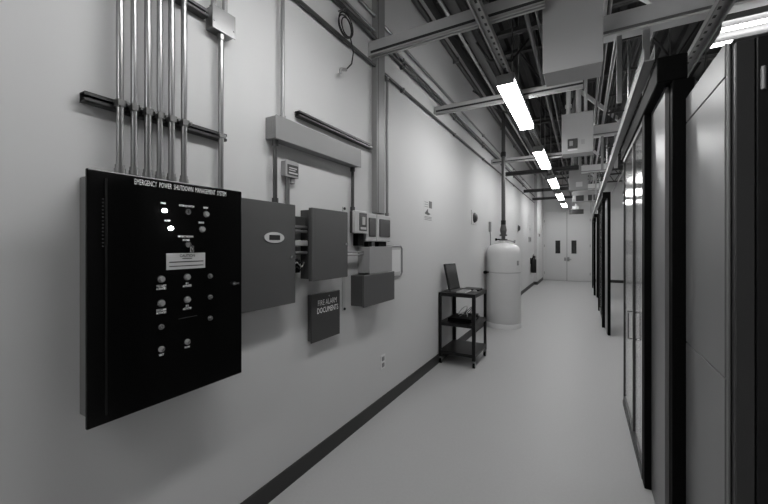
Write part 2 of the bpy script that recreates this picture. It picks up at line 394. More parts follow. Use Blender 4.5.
# wireway
gt = thing('wireway', (WX, 1.76, 2.02), 'long light grey wireway trough mounted on the wall above the cabinets', 'wireway')
MB().box(WX, -1.470, 1.412, 2.265, 2.036, 2.160, 0.003).build('trough_body', 'gutter', gt)
MB().box(-1.470, -1.465, 1.410, 2.268, 2.032, 2.164, 0.002).build('trough_cover', 'gutter', gt)
MB().box(-1.53, -1.49, 1.4095, 1.413, 2.07, 2.13).build('end_plate', 'gutter', gt)
def pipe(pts, r, label, m='conduitdull', fit=True, cat='pipe', name='conduit', clamp=None):
    t = thing(name, pts[0], label, cat)
    MB().path(pts, r, 14).build('pipe', m, t, True)
    if fit:
        a, b = Vector(pts[0]), Vector(pts[1]); u = (b-a).normalized()
        MB().rod(a, a+u*0.03, r+0.006, 14).build('fitting', m, t, True)
        a, b = Vector(pts[-1]), Vector(pts[-2]); u = (b-a).normalized()
        MB().rod(a, a+u*0.03, r+0.006, 14).build('fitting', m, t, True)
    if clamp:
        for p in clamp:
            MB().box(p[0]-r-0.01, p[0]+r+0.004, p[1]-r-0.012, p[1]+r+0.012, p[2]-0.012, p[2]+0.012, 0.002).build('pipe_clamp', 'conduit', t)
    return t
pipe([(-1.51, 1.505, 2.160), (-1.51, 1.505, 2.92)], 0.012, 'thin conduit rising from the wireway to the high wall pipe')
pipe([(-1.505, 1.443, 1.68), (-1.505, 1.443, 2.034)], 0.012, 'dark conduit from the wireway down to the flat grey cabinet', 'strutdark')
pipe([(-1.532, 2.252, 1.706), (-1.532, 2.252, 2.036)], 0.012, 'dark conduit from the right end of the wireway to the breaker box', 'strutdark')
sb = thing('relay_box', (WX, 1.57, 1.85), 'little grey box with dark label hanging under the wireway on a stub pipe', 'box')
MB().box(WX, -1.51, 1.528, 1.628, 1.852, 1.942, 0.004).build('box_body', 'mid', sb)
cv = MB().box(-1.51, -1.503, 1.524, 1.632, 1.846, 1.946, 0.003).build('box_cover', 'mid', sb)
lb = MB().box(-1.503, -1.501, 1.536, 1.625, 1.858, 1.920).build('label_plate', 'doc', cv)
MB().rod((-1.53, 1.565, 1.68), (-1.53, 1.565, 1.852), 0.014, 14).build('stub_pipe', 'conduit', sb, True)
MB().box(WX, -1.52, 1.585, 1.62, 1.815, 1.852, 0.003).build('lug', 'mid', sb)
MB().box(-1.501, -1.5, 1.548, 1.612, 1.898, 1.904).box(-1.501, -1.5, 1.548, 1.600, 1.886, 1.891).box(-1.501, -1.5, 1.545, 1.618, 1.868, 1.876).build('printed_lines', 'light', sb)

# slim raceway right of cabinet 3
rw = thing('slim_raceway', (WX, 2.17, 0.95), 'thin pale vertical conduit strip on the wall right of the deep grey cabinet', 'raceway')
MB().box(WX, WX+0.012, 2.135, 2.165, 0.96, 1.73, 0.003).build('strip', 'light', rw)
for z in (0.975, 1.715): MB().rod((WX+0.012, 2.15, z), (WX+0.02, 2.15, z), 0.010, 12).build('screw', 'slot', rw)

# breaker box, twin module, grey box, dark box, frame
bb = thing('breaker_box', (WX, 2.38, 1.54), 'small pale breaker box with dark switch window, left of the twin module', 'box')
MB().box(WX, -1.50, 2.236, 2.37, 1.54, 1.705, 0.004).build('box_body', 'graydark2', bb)
MB().box(-1.50, -1.475, 2.198, 2.378, 1.535, 1.705, 0.005, 2).build('box_cover', 'light', bb)
w = MB().box(-1.475, -1.471, 2.255, 2.36, 1.555, 1.69, 0.003).build('switch_window', 'windowgrey', bb)
MB().box(-1.471, -1.463, 2.285, 2.325, 1.60, 1.66, 0.002).build('switch', 'light', w)
MB().box(-1.471, -1.469, 2.268, 2.348, 1.565, 1.583).build('label_strip', 'light', w)
MB().box(WX, -1.505, 2.28, 2.37, 1.44, 1.535, 0.004).build('cable_gland', 'rackblack', bb)
for y0, y1, lab in ((2.388, 2.55, 'left'), (2.557, 2.795, 'right')):
    tm = thing('control_module', (WX, (y0+y1)/2, 1.48), 'pale rounded control module with grey window, %s one of the pair' % lab, 'control module')
    MB().box(WX, -1.495, y0, y1, 1.475, 1.70, 0.008, 2).build('housing', 'light', tm)
    MB().box(-1.495, -1.487, y0+0.035, y1-0.02, 1.515, 1.665, 0.006, 2).build('window', 'windowgrey', tm)
    MB().box(WX, -1.51, y0+0.05, y1-0.05, 1.43, 1.475, 0.003).build('cable_entry', 'rackblack', tm)
gb = thing('equipment_box', (WX, 2.5, 1.22), 'plain light grey box mounted on top of the dark grey box', 'box')
MB().box(WX, -1.425, 2.345, 2.68, 1.226, 1.43, 0.003).build('box_body', 'mid', gb)
MB().box(-1.425, -1.42, 2.316, 2.683, 1.224, 1.434, 0.002).build('box_cover', 'mid', gb)
MB().rod((-1.49, 2.02, 1.395), (-1.49, 2.33, 1.395), 0.007, 10).rod((-1.49, 2.02, 1.372), (-1.49, 2.33, 1.372), 0.007, 10).build('side_pipe', 'conduitdull', gb, True)
lbx = thing('equipment_box', (WX, 2.5, 0.98), 'wide dark grey box with overhanging lid below the light grey box', 'box')
MB().box(WX, -1.435, 2.25, 2.72, 0.982, 1.214, 0.003).build('box_body', 'graydark2', lbx)
MB().box(-1.435, -1.42, 2.236, 2.728, 0.978, 1.220, 0.003).build('box_cover', 'graydark', lbx)
cf = thing('document_holder', (WX, 3.0, 1.15), 'pale document holder with thin metal rim beside the light grey box', 'document holder')
fr = MB()
fr.path([(WX+0.012, 2.76, 1.435), (WX+0.012, 3.08, 1.435), (WX+0.012, 3.11, 1.41), (WX+0.012, 3.11, 1.18), (WX+0.012, 3.08, 1.15), (WX+0.012, 2.76, 1.15)], 0.008, 8)
fr.build('metal_rim', 'conduitdull', cf)
MB().box(WX, WX+0.010, 2.77, 3.10, 1.16, 1.425, 0.002).build('backing_board', 'light', cf)
MB().box(WX+0.010, WX+0.012, 2.86, 3.07, 1.19, 1.40).build('paper', 'white', cf)

# wall column and conduit
wc = thing('wall_column', (WX, 2.63, 1.72), 'tall pale steel column strip running up the wall to the ceiling', 'column')
MB().box(WX, WX+0.05, 2.56, 2.70, 1.715, ZC, 0.003).build('column_body', 'gutter', wc)
MB().box(WX+0.05, WX+0.052, 2.58, 2.59, 1.72, ZC-0.02).build('seam', 'seam', wc)
pipe([(WX+0.03, 2.775, 1.70), (WX+0.03, 2.775, 2.93)], 0.013, 'dark conduit running down beside the wall column to the control module', 'conduitdull')

# wall-length pipes
def long_pipe(z, x, r, y0, y1, label, m='conduitdull', step=1.6):
    t = thing('conduit', (x, y0, z), label, 'pipe')
    MB().rod((x, y0, z), (x, y1, z), r, 14).build('pipe', m, t, True)
    y = y0+0.4; n = 0
    while y < y1 and n < 9:
        MB().box(WX, x+r+0.003, y-0.01, y+0.01, z-r-0.006, z+r+0.006, 0.002).build('pipe_clamp', 'conduit', t)
        y += step; n += 1
    return t
long_pipe(2.945, WX+0.03, 0.013, -0.5, 13.8, 'dark pipe running the whole wall just below the cross beams', 'strutdark')
long_pipe(3.17, WX+0.035, 0.016, -0.5, 13.8, 'thicker dark pipe running the whole wall above the cross beams', 'strutdark')
long_pipe(3.235, WX+0.03, 0.010, -0.5, 13.8, 'thin pale pipe running the wall directly over the thicker one', 'conduit')
long_pipe(3.36, WX+0.03, 0.013, -0.5, 13.8, 'topmost thin pale pipe high along the wall', 'conduit')
long_pipe(3.95, WX+0.05, 0.03, -0.5, 13.8, 'heavy dark pipe high on the wall under the ceiling corner', 'strutdark')

# coil of cable
cl = thing('cable_coil', (WX+0.03, 2.13, 3.05), 'coiled cable hanging on the wall with a loose plug end', 'cable')
b = MB()
for q, (rr, dy) in enumerate(((0.074, 0), (0.062, 0.012), (0.082, -0.010))):
    pts = [(WX+0.07+0.008*q, 2.080+dy+rr*1.05*math.cos(2*PI*k/20), 3.003+rr*math.sin(2*PI*k/20)) for k in range(21)]
    b.path(pts, 0.0045, 6)
b.build('coil', 'cable', cl)
MB().path([(WX+0.08, 2.13, 2.95), (WX+0.08, 2.17, 2.86), (WX+0.075, 2.155, 2.77), (WX+0.07, 2.08, 2.69)], 0.005, 6).build('cable_tail', 'cable', cl)
MB().path([(WX, 2.090, 3.14), (WX+0.07, 2.090, 3.14), (WX+0.07, 2.080, 3.08), (WX+0.07, 2.09, 3.14)], 0.004, 6).build('hook', 'conduit', cl)
MB().rod((WX+0.07, 2.09, 2.70), (WX+0.065, 2.035, 2.68), 0.012, 10).box(WX+0.055, WX+0.073, 2.025, 2.04, 2.65, 2.685, 0.003).build('plug', 'conduitdull', cl)

# small wall things
sg = thing('wall_sign', (WX, 3.8, 1.72), 'small paper notice with dark symbols on the wall above the cart', 'sign')
MB().box(WX, WX+0.002, 3.68, 3.93, 1.71, 1.97).build('paper', 'wall', sg)
MB().box(WX+0.002, WX+0.003, 3.83, 3.92, 1.87, 1.95).build('dark_square', 'graydark', sg)
MB().extr([(3.70, 1.80), (3.80, 1.86), (3.80, 1.82), (3.88, 1.80), (3.80, 1.785)], 'X', WX+0.002, WX+0.003).build('arrow_mark', 'doc', sg)
b = MB()
for z in (1.90, 1.925, 1.875, 1.76, 1.745, 1.727): b.box(WX+0.002, WX+0.003, 3.70, 3.80 if z > 1.8 else 3.91, z, z+0.008)
b.build('printed_lines', 'gutter', sg)
hd = thing('alarm_strobe', (WX, 5.75, 1.8), 'dark rounded alarm strobe on a white wall plate, left of the tank', 'alarm')
MB().box(WX, WX+0.012, 5.60, 5.90, 1.77, 2.00, 0.004).build('wall_plate', 'wall', hd)
MB().lathe([(0.082, 0), (0.078, 0.02), (0.05, 0.045), (0.0, 0.055)], (0, 0, 0), 20).build('tmp', 'doc')
o = C.objects['tmp']; o.name = 'dome'
for v in o.data.vertices: v.co = Vector((0.012+v.co.z, v.co.x, 0.085+v.co.y))
o.parent = hd
h2 = thing('alarm_strobe', (WX, 10.2, 1.85), 'dark rounded alarm strobe on the wall beyond the tank', 'alarm')
MB().rod((WX, 10.2, 1.89), (WX+0.02, 10.2, 1.89), 0.11, 16).build('wall_plate', 'light', h2)
MB().rod((WX+0.02, 10.2, 1.89), (WX+0.07, 10.2, 1.89), 0.09, 16, 0.05).build('dome', 'doc', h2)
ou = thing('wall_outlet', (WX, 2.75, 0.35), 'small pale wall outlet low on the wall near the floor', 'outlet')
MB().box(WX, WX+0.006, 2.70, 2.79, 0.350, 0.475, 0.003).build('cover_plate', 'white', ou)
for z in (0.385, 0.44): MB().box(WX+0.006, WX+0.009, 2.725, 2.765, z-0.018, z+0.018, 0.003).build('socket', 'gutter', ou)
fe = thing('fire_extinguisher', (WX+0.09, 12.9, 0.5), 'dark fire extinguisher hanging on the far end of the left wall', 'fire extinguisher')
MB().lathe([(0.085, 0), (0.09, 0.03), (0.09, 0.42), (0.06, 0.49), (0.03, 0.52), (0.03, 0.56)], (WX+0.10, 12.9, 0.5), 20).build('cylinder', 'blackmatt', fe, True)
MB().box(WX+0.08, WX+0.13, 12.80, 12.98, 1.06, 1.10, 0.004).rod((WX+0.10, 12.9, 1.05), (WX+0.10, 12.9, 1.12), 0.02, 10).build('valve_handle', 'conduitdull', fe)
MB().path([(WX+0.10, 12.96, 1.08), (WX+0.12, 13.12, 1.04), (WX+0.12, 13.14, 0.8), (WX+0.12, 13.08, 0.62)], 0.018, 8).build('hose', 'rackblack', fe)
MB().box(WX, WX+0.02, 12.82, 12.98, 0.8, 1.0).build('bracket', 'rackblack', fe)
ms = thing('card_reader', (WX, 12.6, 1.53), 'square grey control plate above the fire extinguisher', 'control plate')
MB().box(WX, WX+0.03, 12.40, 12.90, 1.53, 1.70, 0.005).build('plate', 'mid', ms)
MB().box(WX+0.03, WX+0.035, 12.5, 12.8, 1.56, 1.67).build('screen', 'graydark', ms)
ms = thing('wall_sign', (WX, 12.8, 1.84), 'small pale notice above the square control plate far down the wall', 'sign')
MB().box(WX, WX+0.004, 12.6, 12.9, 1.84, 2.1).build('board', 'light', ms)
MB().box(WX+0.004, WX+0.006, 12.65, 12.85, 1.92, 2.0).build('printed_block', 'mid', ms)
ms = thing('door_switch', (WX+0.11, 14.5, 1.75), 'little dark switch on the wall beside the double doors', 'switch')
MB().box(WX+0.11, WX+0.13, 14.35, 14.65, 1.74, 1.86, 0.004).build('plate', 'gutter', ms)
MB().box(WX+0.13, WX+0.14, 14.42, 14.58, 1.77, 1.83, 0.002).build('rocker', 'doc', ms)

# ------------------------------------------------------------------ tank
TX, TY, TR = -1.243, 6.6, 0.290
tk = thing('storage_tank', (TX, TY, 0), 'tall white cylindrical pressure tank standing against the wall', 'tank')
MB().lathe([(TR-0.02, 0.07), (TR, 0.10), (TR, 1.31), (TR-0.008, 1.355), (TR-0.03, 1.40), (TR-0.07, 1.435), (TR-0.13, 1.46), (0.05, 1.478), (0.0, 1.48)], (TX, TY, 0), 56).build('shell', 'tank', tk, True)
MB().lathe([(TR-0.03, 0.0), (TR+0.008, 0.0), (TR+0.008, 0.05), (TR-0.01, 0.075)], (TX, TY, 0), 56).build('base_ring', 'tank', tk, True)
MB().lathe([(TR+0.0005, 0.952), (TR+0.004, 0.955), (TR+0.004, 0.968), (TR+0.0005, 0.971)], (TX, TY, 0), 56).build('seam_band', 'tankseam', tk, True)
MB().rod((TX, TY, 1.465), (TX, TY, 1.52), 0.065, 20).build('top_boss', 'white', tk, True)
vl = MB().rod((TX, TY, 1.52), (TX, TY, 1.55), 0.07, 20).rod((TX, TY, 1.55), (TX, TY, 1.60), 0.035, 16).rod((TX, TY, 1.60), (TX, TY, 1.63), 0.065, 20).rod((TX, TY, 1.63), (TX, TY, 1.70), 0.045, 16, 0.06).rod((TX, TY, 1.70), (TX, TY, 1.80), 0.062, 20, 0.042).build('valve', 'graydark', tk, True)
MB().rod((TX-0.02, TY-0.02, 1.54), (TX-0.11, TY-0.06, 1.54), 0.012, 10).rod((TX-0.10, TY-0.055, 1.54), (TX-0.13, TY-0.065, 1.54), 0.022, 10).build('valve_lever', 'rackblack', vl)
MB().rod((TX+0.02, TY, 1.54), (TX+0.19, TY+0.03, 1.50), 0.012, 10).rod((TX+0.17, TY+0.03, 1.505), (TX+0.2, TY+0.03, 1.50), 0.028, 10).build('side_valve', 'conduitdull', vl)
MB().path([(TX-0.215, TY-0.05, 1.42), (TX-0.215, TY-0.05, 1.60), (TX-0.225, TY-0.05, 1.70)], 0.010, 8).rod((TX-0.225, TY-0.05, 1.68), (TX-0.225, TY-0.05, 1.86), 0.024, 12).build('gauge_pipe', 'gutter', tk, True)
MB().rod((TX-0.22, TY-0.18, 0.96), (TX-0.245, TY-0.30, 0.965), 0.016, 8).rod((TX-0.243, TY-0.28, 0.965), (TX-0.25, TY-0.33, 0.965), 0.03, 10).build('side_handle', 'rackblack', tk)
a = math.radians(-62)
MB().box(-0.025, 0.025, -0.002, 0.002, -0.04, 0.04).build('tmp', 'gutter')
o = C.objects['tmp']; o.name = 'rating_plate'
aa = math.radians(-25)
for v in o.data.vertices:
    p = Matrix.Rotation(aa+PI/2, 3, 'Z') @ v.co
    v.co = p+Vector((math.cos(aa)*(TR+0.001), math.sin(aa)*(TR+0.001), 1.13))
o.parent = tk
rs = thing('riser_pipe', (TX, TY, 1.802), 'thick dark vertical pipe rising from the white tank to the ceiling', 'pipe')
MB().rod((TX, TY, 1.802), (TX, TY, ZC-0.004), 0.034, 20).build('pipe', 'graydark2', rs, True)
MB().rod((TX, TY, 1.802), (TX, TY, 1.88), 0.043, 20).build('coupling', 'blackmatt', rs, True)
MB().rod((TX, TY, 3.02), (TX, TY, 3.10), 0.043, 20).build('coupling', 'blackmatt', rs, True)

# ------------------------------------------------------------------ AV cart
X0, X1, Y0, Y1 = -1.542, -1.095, 4.13, 4.70
ct = thing('equipment_cart', ((X0+X1)/2, (Y0+Y1)/2, 0), 'black three-shelf rolling equipment cart standing against the wall', 'cart')
lg = 0.038
for (x, y) in ((X0, Y0), (X1-lg, Y0), (X0, Y1-lg), (X1-lg, Y1-lg)):
    sx = 1 if x == X0 else -1; sy = 1 if y == Y0 else -1
    xx0 = x; yy0 = y
    a = MB()
    a.box(x, x+lg, y if sy > 0 else y+lg-0.004, y+0.004 if sy > 0 else y+lg, 0.085, 0.86)
    a.box(x if sx > 0 else x+lg-0.004, x+0.004 if sx > 0 else x+lg, y, y+lg, 0.085, 0.86)
    a.build('leg', 'blackmatt', ct)
    cx, cy = x+lg/2, y+lg/2
    cs = MB().box(cx-0.014, cx+0.014, cy-0.003, cy+0.003, 0.05, 0.075).rod((cx, cy, 0.06), (cx, cy, 0.10), 0.009, 10).box(cx-0.018, cx-0.015, cy-0.015, cy+0.015, 0.02, 0.075).box(cx+0.015, cx+0.018, cy-0.015, cy+0.015, 0.02, 0.075).box(cx-0.018, cx+0.018, cy-0.015, cy+0.015, 0.07, 0.076).build('caster', 'conduitdull', ct)
    MB().rod((cx-0.012, cy, 0.03), (cx+0.012, cy, 0.03), 0.03, 20).build('wheel', 'rackblack', cs, True)
def shelf(z, lip):
    MB().box(X0+0.004, X1-0.004, Y0+0.004, Y1-0.004, z, z+0.004).box(X0+0.002, X1-0.002, Y0+0.002, Y0+0.005, z-lip, z+0.004).box(X0+0.002, X1-0.002, Y1-0.005, Y1-0.002, z-lip, z+0.004)\
        .box(X0+0.002, X0+0.005, Y0, Y1, z-lip, z+0.004).box(X1-0.005, X1-0.002, Y0, Y1, z-lip, z+0.004).build('shelf', 'blackmatt', ct)
shelf(0.862, 0.04); shelf(0.50, 0.035); shelf(0.155, 0.035)
# monitor on the cart
on_cart = set(C.objects)
mo = thing('monitor', (-1.42, 4.42, 0.866), 'slim dark flat screen tilted back on its stand on top of the cart', 'monitor')
tl = Matrix.Rotation(math.radians(-13), 3, 'Y')
yaw = Matrix.Rotation(math.radians(-16), 3, 'Z')
def mon(bxs, name, m, par):
    b = MB()
    for q in bxs: b.box(*q, 0.002)
    for v in b.bm.verts: v.co = yaw @ (tl @ v.co) + Vector((-1.40, 4.37, 0.895))
    return b.build(name, m, par)
bz = mon([(-0.012, 0.012, -0.115, 0.115, 0.0, 0.32)], 'screen_housing', 'blackmatt', mo)
mon([(0.012, 0.0135, -0.105, 0.105, 0.012, 0.308)], 'display', 'screen', bz)
MB().box(-1.50, -1.35, 4.28, 4.46, 0.866, 0.874, 0.003).build('stand_base', 'blackmatt', mo)
MB().bar((-1.46, 4.37, 0.872), (-1.435, 4.37, 0.99), 0.05, 0.012).build('stand_arm', 'blackmatt', mo)
kb = thing('keyboard', (-1.26, 4.42, 0.866), 'pale keyboard lying on the cart top in front of the screen', 'keyboard')
MB().box(-1.335, -1.225, 4.25, 4.52, 0.866, 0.880, 0.003).build('keyboard_body', 'light', kb)
b = MB()
for r_ in range(4):
    for q in range(12): b.box(-1.327+r_*0.025, -1.308+r_*0.025, 4.258+q*0.0212, 4.275+q*0.0212, 0.880, 0.884)
b.build('keys', 'mid', kb)
dv = thing('laptop', (-1.22, 4.62, 0.866), 'closed black laptop lying at the right side of the cart top', 'laptop')
MB().box(-1.35, -1.14, 4.54, 4.735, 0.866, 0.878, 0.003).build('laptop_base', 'rackblack', dv)
MB().box(-1.35, -1.14, 4.54, 4.735, 0.879, 0.887, 0.003).build('lid', 'blackmatt', dv)
ms_ = thing('computer_mouse', (-1.165, 4.44, 0.866), 'small pale computer mouse at the front corner of the cart top', 'mouse')
MB().lathe([(0.028, 0), (0.03, 0.008), (0.022, 0.022), (0.0, 0.028)], (-1.17, 4.46, 0.866), 18).build('mouse_body', 'gutter', ms_, True)
# electronics and cables on the middle shelf
s1 = thing('network_switch', (-1.32, 4.45, 0.504), 'flat black network switch on the middle shelf of the cart', 'network switch')
MB().box(-1.46, -1.17, 4.30, 4.62, 0.504, 0.548, 0.003).build('housing', 'rackblack', s1)
b = MB()
for q in range(6): b.box(-1.171, -1.168, 4.33+q*0.045, 4.36+q*0.045, 0.515, 0.535)
b.build('ports', 'conduitdull', s1)
s2 = thing('adapter_box', (-1.25, 4.67, 0.504), 'small black power adapter beside the network switch on the cart', 'adapter')
MB().box(-1.32, -1.19, 4.64, 4.73, 0.504, 0.55, 0.004).build('housing', 'blackmatt', s2)
MB().path([(-1.19, 4.68, 0.52), (-1.16, 4.66, 0.535), (-1.16, 4.62, 0.52)], 0.004, 6).build('cord', 'cable', s2)
def loop_cable(cx, cy, z, rad, h, label, m, ph):
    pts = []
    for k in range(25):
        t = k/24
        an = ph+t*2*PI*1.4
        pts.append((cx+rad*0.5*math.cos(an), cy+rad*math.sin(an)*(1-0.3*t), z+0.006+h*max(0, math.sin(PI*t))*(0.6+0.4*math.cos(an))))
    o = MB().path(pts, 0.0045, 6).build('cable_loop', m)
    return tag(o, label, 'cable', None)
loop_cable(-1.30, 4.40, 0.548, 0.10, 0.16, 'tall pale looped cable standing up from the cart middle shelf', 'cablelight', 0.3)
loop_cable(-1.27, 4.54, 0.548, 0.09, 0.11, 'lower dark cable loop on the cart middle shelf', 'cable', 1.5)
loop_cable(-1.24, 4.63, 0.548, 0.06, 0.14, 'thin grey cable loop at the far end of the cart middle shelf', 'gutter', 2.6)

for o in C.objects:
    if o not in on_cart and o.parent is None: o.location.y -= 0.07

# ------------------------------------------------------------------ ceiling lights over the corridor
def fixture(y0, label, group):
    t = thing('ceiling_light', (-0.595, y0, 2.85), label, 'light', group)
    x0, x1, L = -0.670, -0.520, 1.40
    MB().box(x0, x1, y0, y0+L, 2.90, 2.945, 0.004).box(x0, x1, y0, y0+0.012, 2.855, 2.905, 0.002).box(x0, x1, y0+L-0.012, y0+L, 2.855, 2.905, 0.002).build('housing', 'gutter', t)
    MB().box(x0+0.002, x1-0.002, y0+0.012, y0+L-0.012, 2.85, 2.90, 0.006, 2).build('diffuser', 'lamp', t)
    for y in (y0+0.12, y0+L-0.12): MB().rod((-0.595, y, 2.94), (-0.595, y, 2.953), 0.008, 8).build('hanger', 'conduit', t)
    return t
f0 = fixture(3.24, 'glowing fluorescent ceiling light over the corridor, nearest and largest', 'fluorescent lights along the corridor')
for k, w in enumerate(('second', 'third', 'fourth', 'fifth and farthest')):
    dup(f0, (-0.595, 3.24+2.61*(k+1), 2.85), 'glowing fluorescent ceiling light over the corridor, %s from the camera' % w)

dup(f0, (-0.595, 0.55, 2.85), 'fluorescent corridor light overhead, directly above the camera')
dup(f0, (-0.595, -1.95, 2.85), 'unseen fluorescent corridor light added behind the camera to brighten the left wall')  # unseen fixture added behind the camera to lift the dark lower left wall
# perforated carrier strut along the corridor lights, and the one at right
def carrier(x, z, y0, y1, label, w=0.045, m='strut'):
    t = thing('ceiling_strut', (x, y0, z), label, 'strut')
    MB().box(x-w/2, x+w/2, y0, y1, z+0.040, z+0.044).box(x-w/2, x-w/2+0.004, y0, y1, z, z+0.044).box(x+w/2-0.004, x+w/2, y0, y1, z, z+0.044)\
        .box(x-w/2, x-w/2+0.012, y0, y1, z, z+0.003).box(x+w/2-0.012, x+w/2, y0, y1, z, z+0.003).build('channel', m, t)
    for y in (y0+0.3, y0+2.9, y0+5.5, y0+8.1):
        if y < y1: MB().rod((x, y, z+0.04), (x, y, ZC), 0.006, 8).build('threaded_rod', 'conduit', t)
    return t
carrier(-0.595, 2.953, -1.9, 15.5, 'long perforated strut carrying the corridor lights', 0.07, 'slotted')
carrier(0.69, 2.78, 1.2, 9.0, 'long perforated strut hanging above the racks at right', 0.08, 'slotted')

# ------------------------------------------------------------------ cross beams from the left wall
def crossbeam(y, x1, z0, z1, label, m='beam', d=0.09):
    t = thing('cross_beam', (WX, y, z0), label, 'beam')
    MB().box(WX, x1, y, y+d, z0+0.03, z1, 0.012, 2).box(WX, x1, y, y+0.004, z0, z0+0.03).box(WX, x1, y+d-0.004, y+d, z0, z0+0.03).box(WX, x1, y, y+0.02, z0, z0+0.004).box(WX, x1, y+d-0.02, y+d, z0, z0+0.004).build('channel', m, t)
    MB().box(WX+0.03, x1, y-0.002, y+0.001, z0+0.018, z0+0.038).build('groove', 'slot', t)
    for x in (WX+0.95, x1-0.12):
        MB().rod((x, y+d/2, z1), (x, y+d/2, ZC), 0.007, 8).build('threaded_rod', 'conduitdull', t)
        MB().box(x-0.03, x+0.03, y+0.01, y+d-0.01, z1, z1+0.012, 0.002).rod((x, y+d/2, z1+0.01), (x, y+d/2, z1+0.03), 0.014, 6).build('washer', 'conduit', t)
    return t
crossbeam(2.495, -0.215, 2.998, 3.12, 'nearest and thickest cross beam, ending at the wall column', 'beamlight', 0.06)
for y, lab in ((3.98, 'second cross beam, meeting the nearest corridor light'), (7.0, 'third cross beam, just beyond the dark riser pipe'), (8.35, 'fourth cross beam from the camera'), (11.3, 'fifth cross beam from the camera'), (13.4, 'sixth and farthest cross beam')):
    crossbeam(y, 0.0, 2.998, 3.085, lab, 'strutdark' if y > 7.5 else 'beamlight', 0.07)

# bar joists
def joist(y, label):
    t = thing('bar_joist', (2.2, y, 3.55), label, 'joist', 'bar joists under the roof deck')
    x0, x1, zb, zt = WX+0.1, 6.05, 3.62, ZC-0.01
    MB().box(x0, x1, y-0.04, y-0.005, zt-0.045, zt).box(x0, x1, y+0.005, y+0.04, zt-0.045, zt).build('top_chord', 'joist', t)
    MB().box(x0+0.3, x1-0.3, y-0.04, y-0.005, zb, zb+0.04).box(x0+0.3, x1-0.3, y+0.005, y+0.04, zb, zb+0.04).build('bottom_chord', 'joist', t)
    b = MB(); x = x0+0.3; up = False
    while x+0.35 < x1-0.2:
        b.rod((x, y, zt-0.02 if up else zb+0.02), (x+0.35, y, zb+0.02 if up else zt-0.02), 0.012, 8); x += 0.35; up = not up
    b.build('web', 'joist', t)
    return t
j = joist(2.3, 'dark open-web roof joist nearest the camera')
for k, w in enumerate(('second', 'third', 'fourth', 'fifth', 'sixth', 'seventh', 'eighth', 'ninth')):
    dup(j, (2.2, 2.3+1.55*(k+1), 3.55), 'dark open-web roof joist, %s from the camera' % w)
# main girders along the room on the ceiling
for x, lab in ((-0.95, 'dark roof purlin nearest the left wall'), (-0.15, 'dark roof purlin over the hanging grey boxes'), (0.55, 'dark roof purlin over the containment'), (1.6, 'dark roof purlin over the racks')):
    t = MB().box(x-0.04, x+0.04, -0.5, 15.5, 3.56, 3.572).box(x-0.004, x+0.004, -0.5, 15.5, 3.45, 3.572).box(x-0.04, x+0.04, -0.5, 15.5, 3.44, 3.452).build('roof_purlin', 'joist')
    tag(t, lab, 'purlin')
# conduits overhead
for k, (x, z, r, m, w) in enumerate(((-1.0, 3.4, 0.014, 'conduitdull', 'far left'), (-0.40, 3.30, 0.018, 'strutdark', 'left'), (-0.33, 3.34, 0.012, 'strutdark', 'middle'), (0.15, 3.30, 0.016, 'conduit', 'right'), (0.19, 3.34, 0.012, 'conduit', 'far right'), (0.9, 3.3, 0.02, 'conduit', 'rack side'))):
    t = thing('overhead_conduit', (x, 1, z), 'overhead conduit running down the corridor under the joists, %s one' % w, 'pipe')
    MB().rod((x, 0.5, z), (x, 15, z), r, 12).build('pipe', m, t, True)
    for y in (3.9, 7.0, 10.1): MB().rod((x, y, z), (x, y, ZC), 0.005, 6).build('hanger_rod', 'conduit', t)

# flexible black cable drooping
for k, (pts, lab) in enumerate((([(-0.95, 3.5, 3.5), (-0.8, 3.55, 3.25), (-0.6, 3.6, 3.22), (-0.45, 3.65, 3.42)], 'black cable drooping between the joists above the nearest light'),
                                ([(-1.25, 4.6, 3.45), (-1.0, 4.8, 3.25), (-0.8, 5.2, 3.2), (-0.75, 5.8, 3.5)], 'black cable drooping above the second cross beam'),
                                ([(-0.27, 5.45, 3.5), (-0.2, 5.47, 3.22), (-0.14, 5.48, 3.3), (-0.1, 5.5, 3.6)], 'black cable drooping behind the second hanging box'))):
    tag(MB().path(pts, 0.012, 8).build('hanging_cable', 'cable'), lab, 'cable')

# ------------------------------------------------------------------ cable ladder tray over corridor's right
lt = thing('cable_ladder', (0.33, 3.2, 3.08), 'overhead steel ladder tray running along above the containment doors', 'cable tray')
for x in (0.23, 0.45): MB().box(x-0.006, x+0.006, 3.25, 14.5, 3.06, 3.13).box(x-0.015, x+0.015, 3.25, 14.5, 3.06, 3.066).build('side_rail', 'tray', lt)
y = 3.4
while y < 14.4: MB().box(0.236, 0.444, y-0.010, y+0.010, 3.068, 3.085).build('rung', 'strutdark', lt); y += 0.6
b = MB()
for q, x in enumerate((0.27, 0.31, 0.35, 0.40)): b.path([(x+0.01*math.sin(y_*1.7+q), 3.3+y_*0.8, 3.098) for y_ in range(14)], 0.012, 6)
b.build('cables', 'cable', lt)
tr = thing('tray_duct', (0.26, 2.1, 2.36), 'light grey trough running along the top left of the black containment header', 'duct')
MB().box(0.262, 0.306, 2.16, 13.6, 2.352, 2.358).box(0.262, 0.265, 2.16, 13.6, 2.352, 2.42).box(0.303, 0.306, 2.16, 13.6, 2.352, 2.42).build('trough', 'beam', tr)
for y in (3.05, 5.65, 8.25, 10.85): MB().rod((0.284, y, 2.358), (0.284, y, 2.90), 0.007, 8).build('hanger_rod', 'conduit', tr)

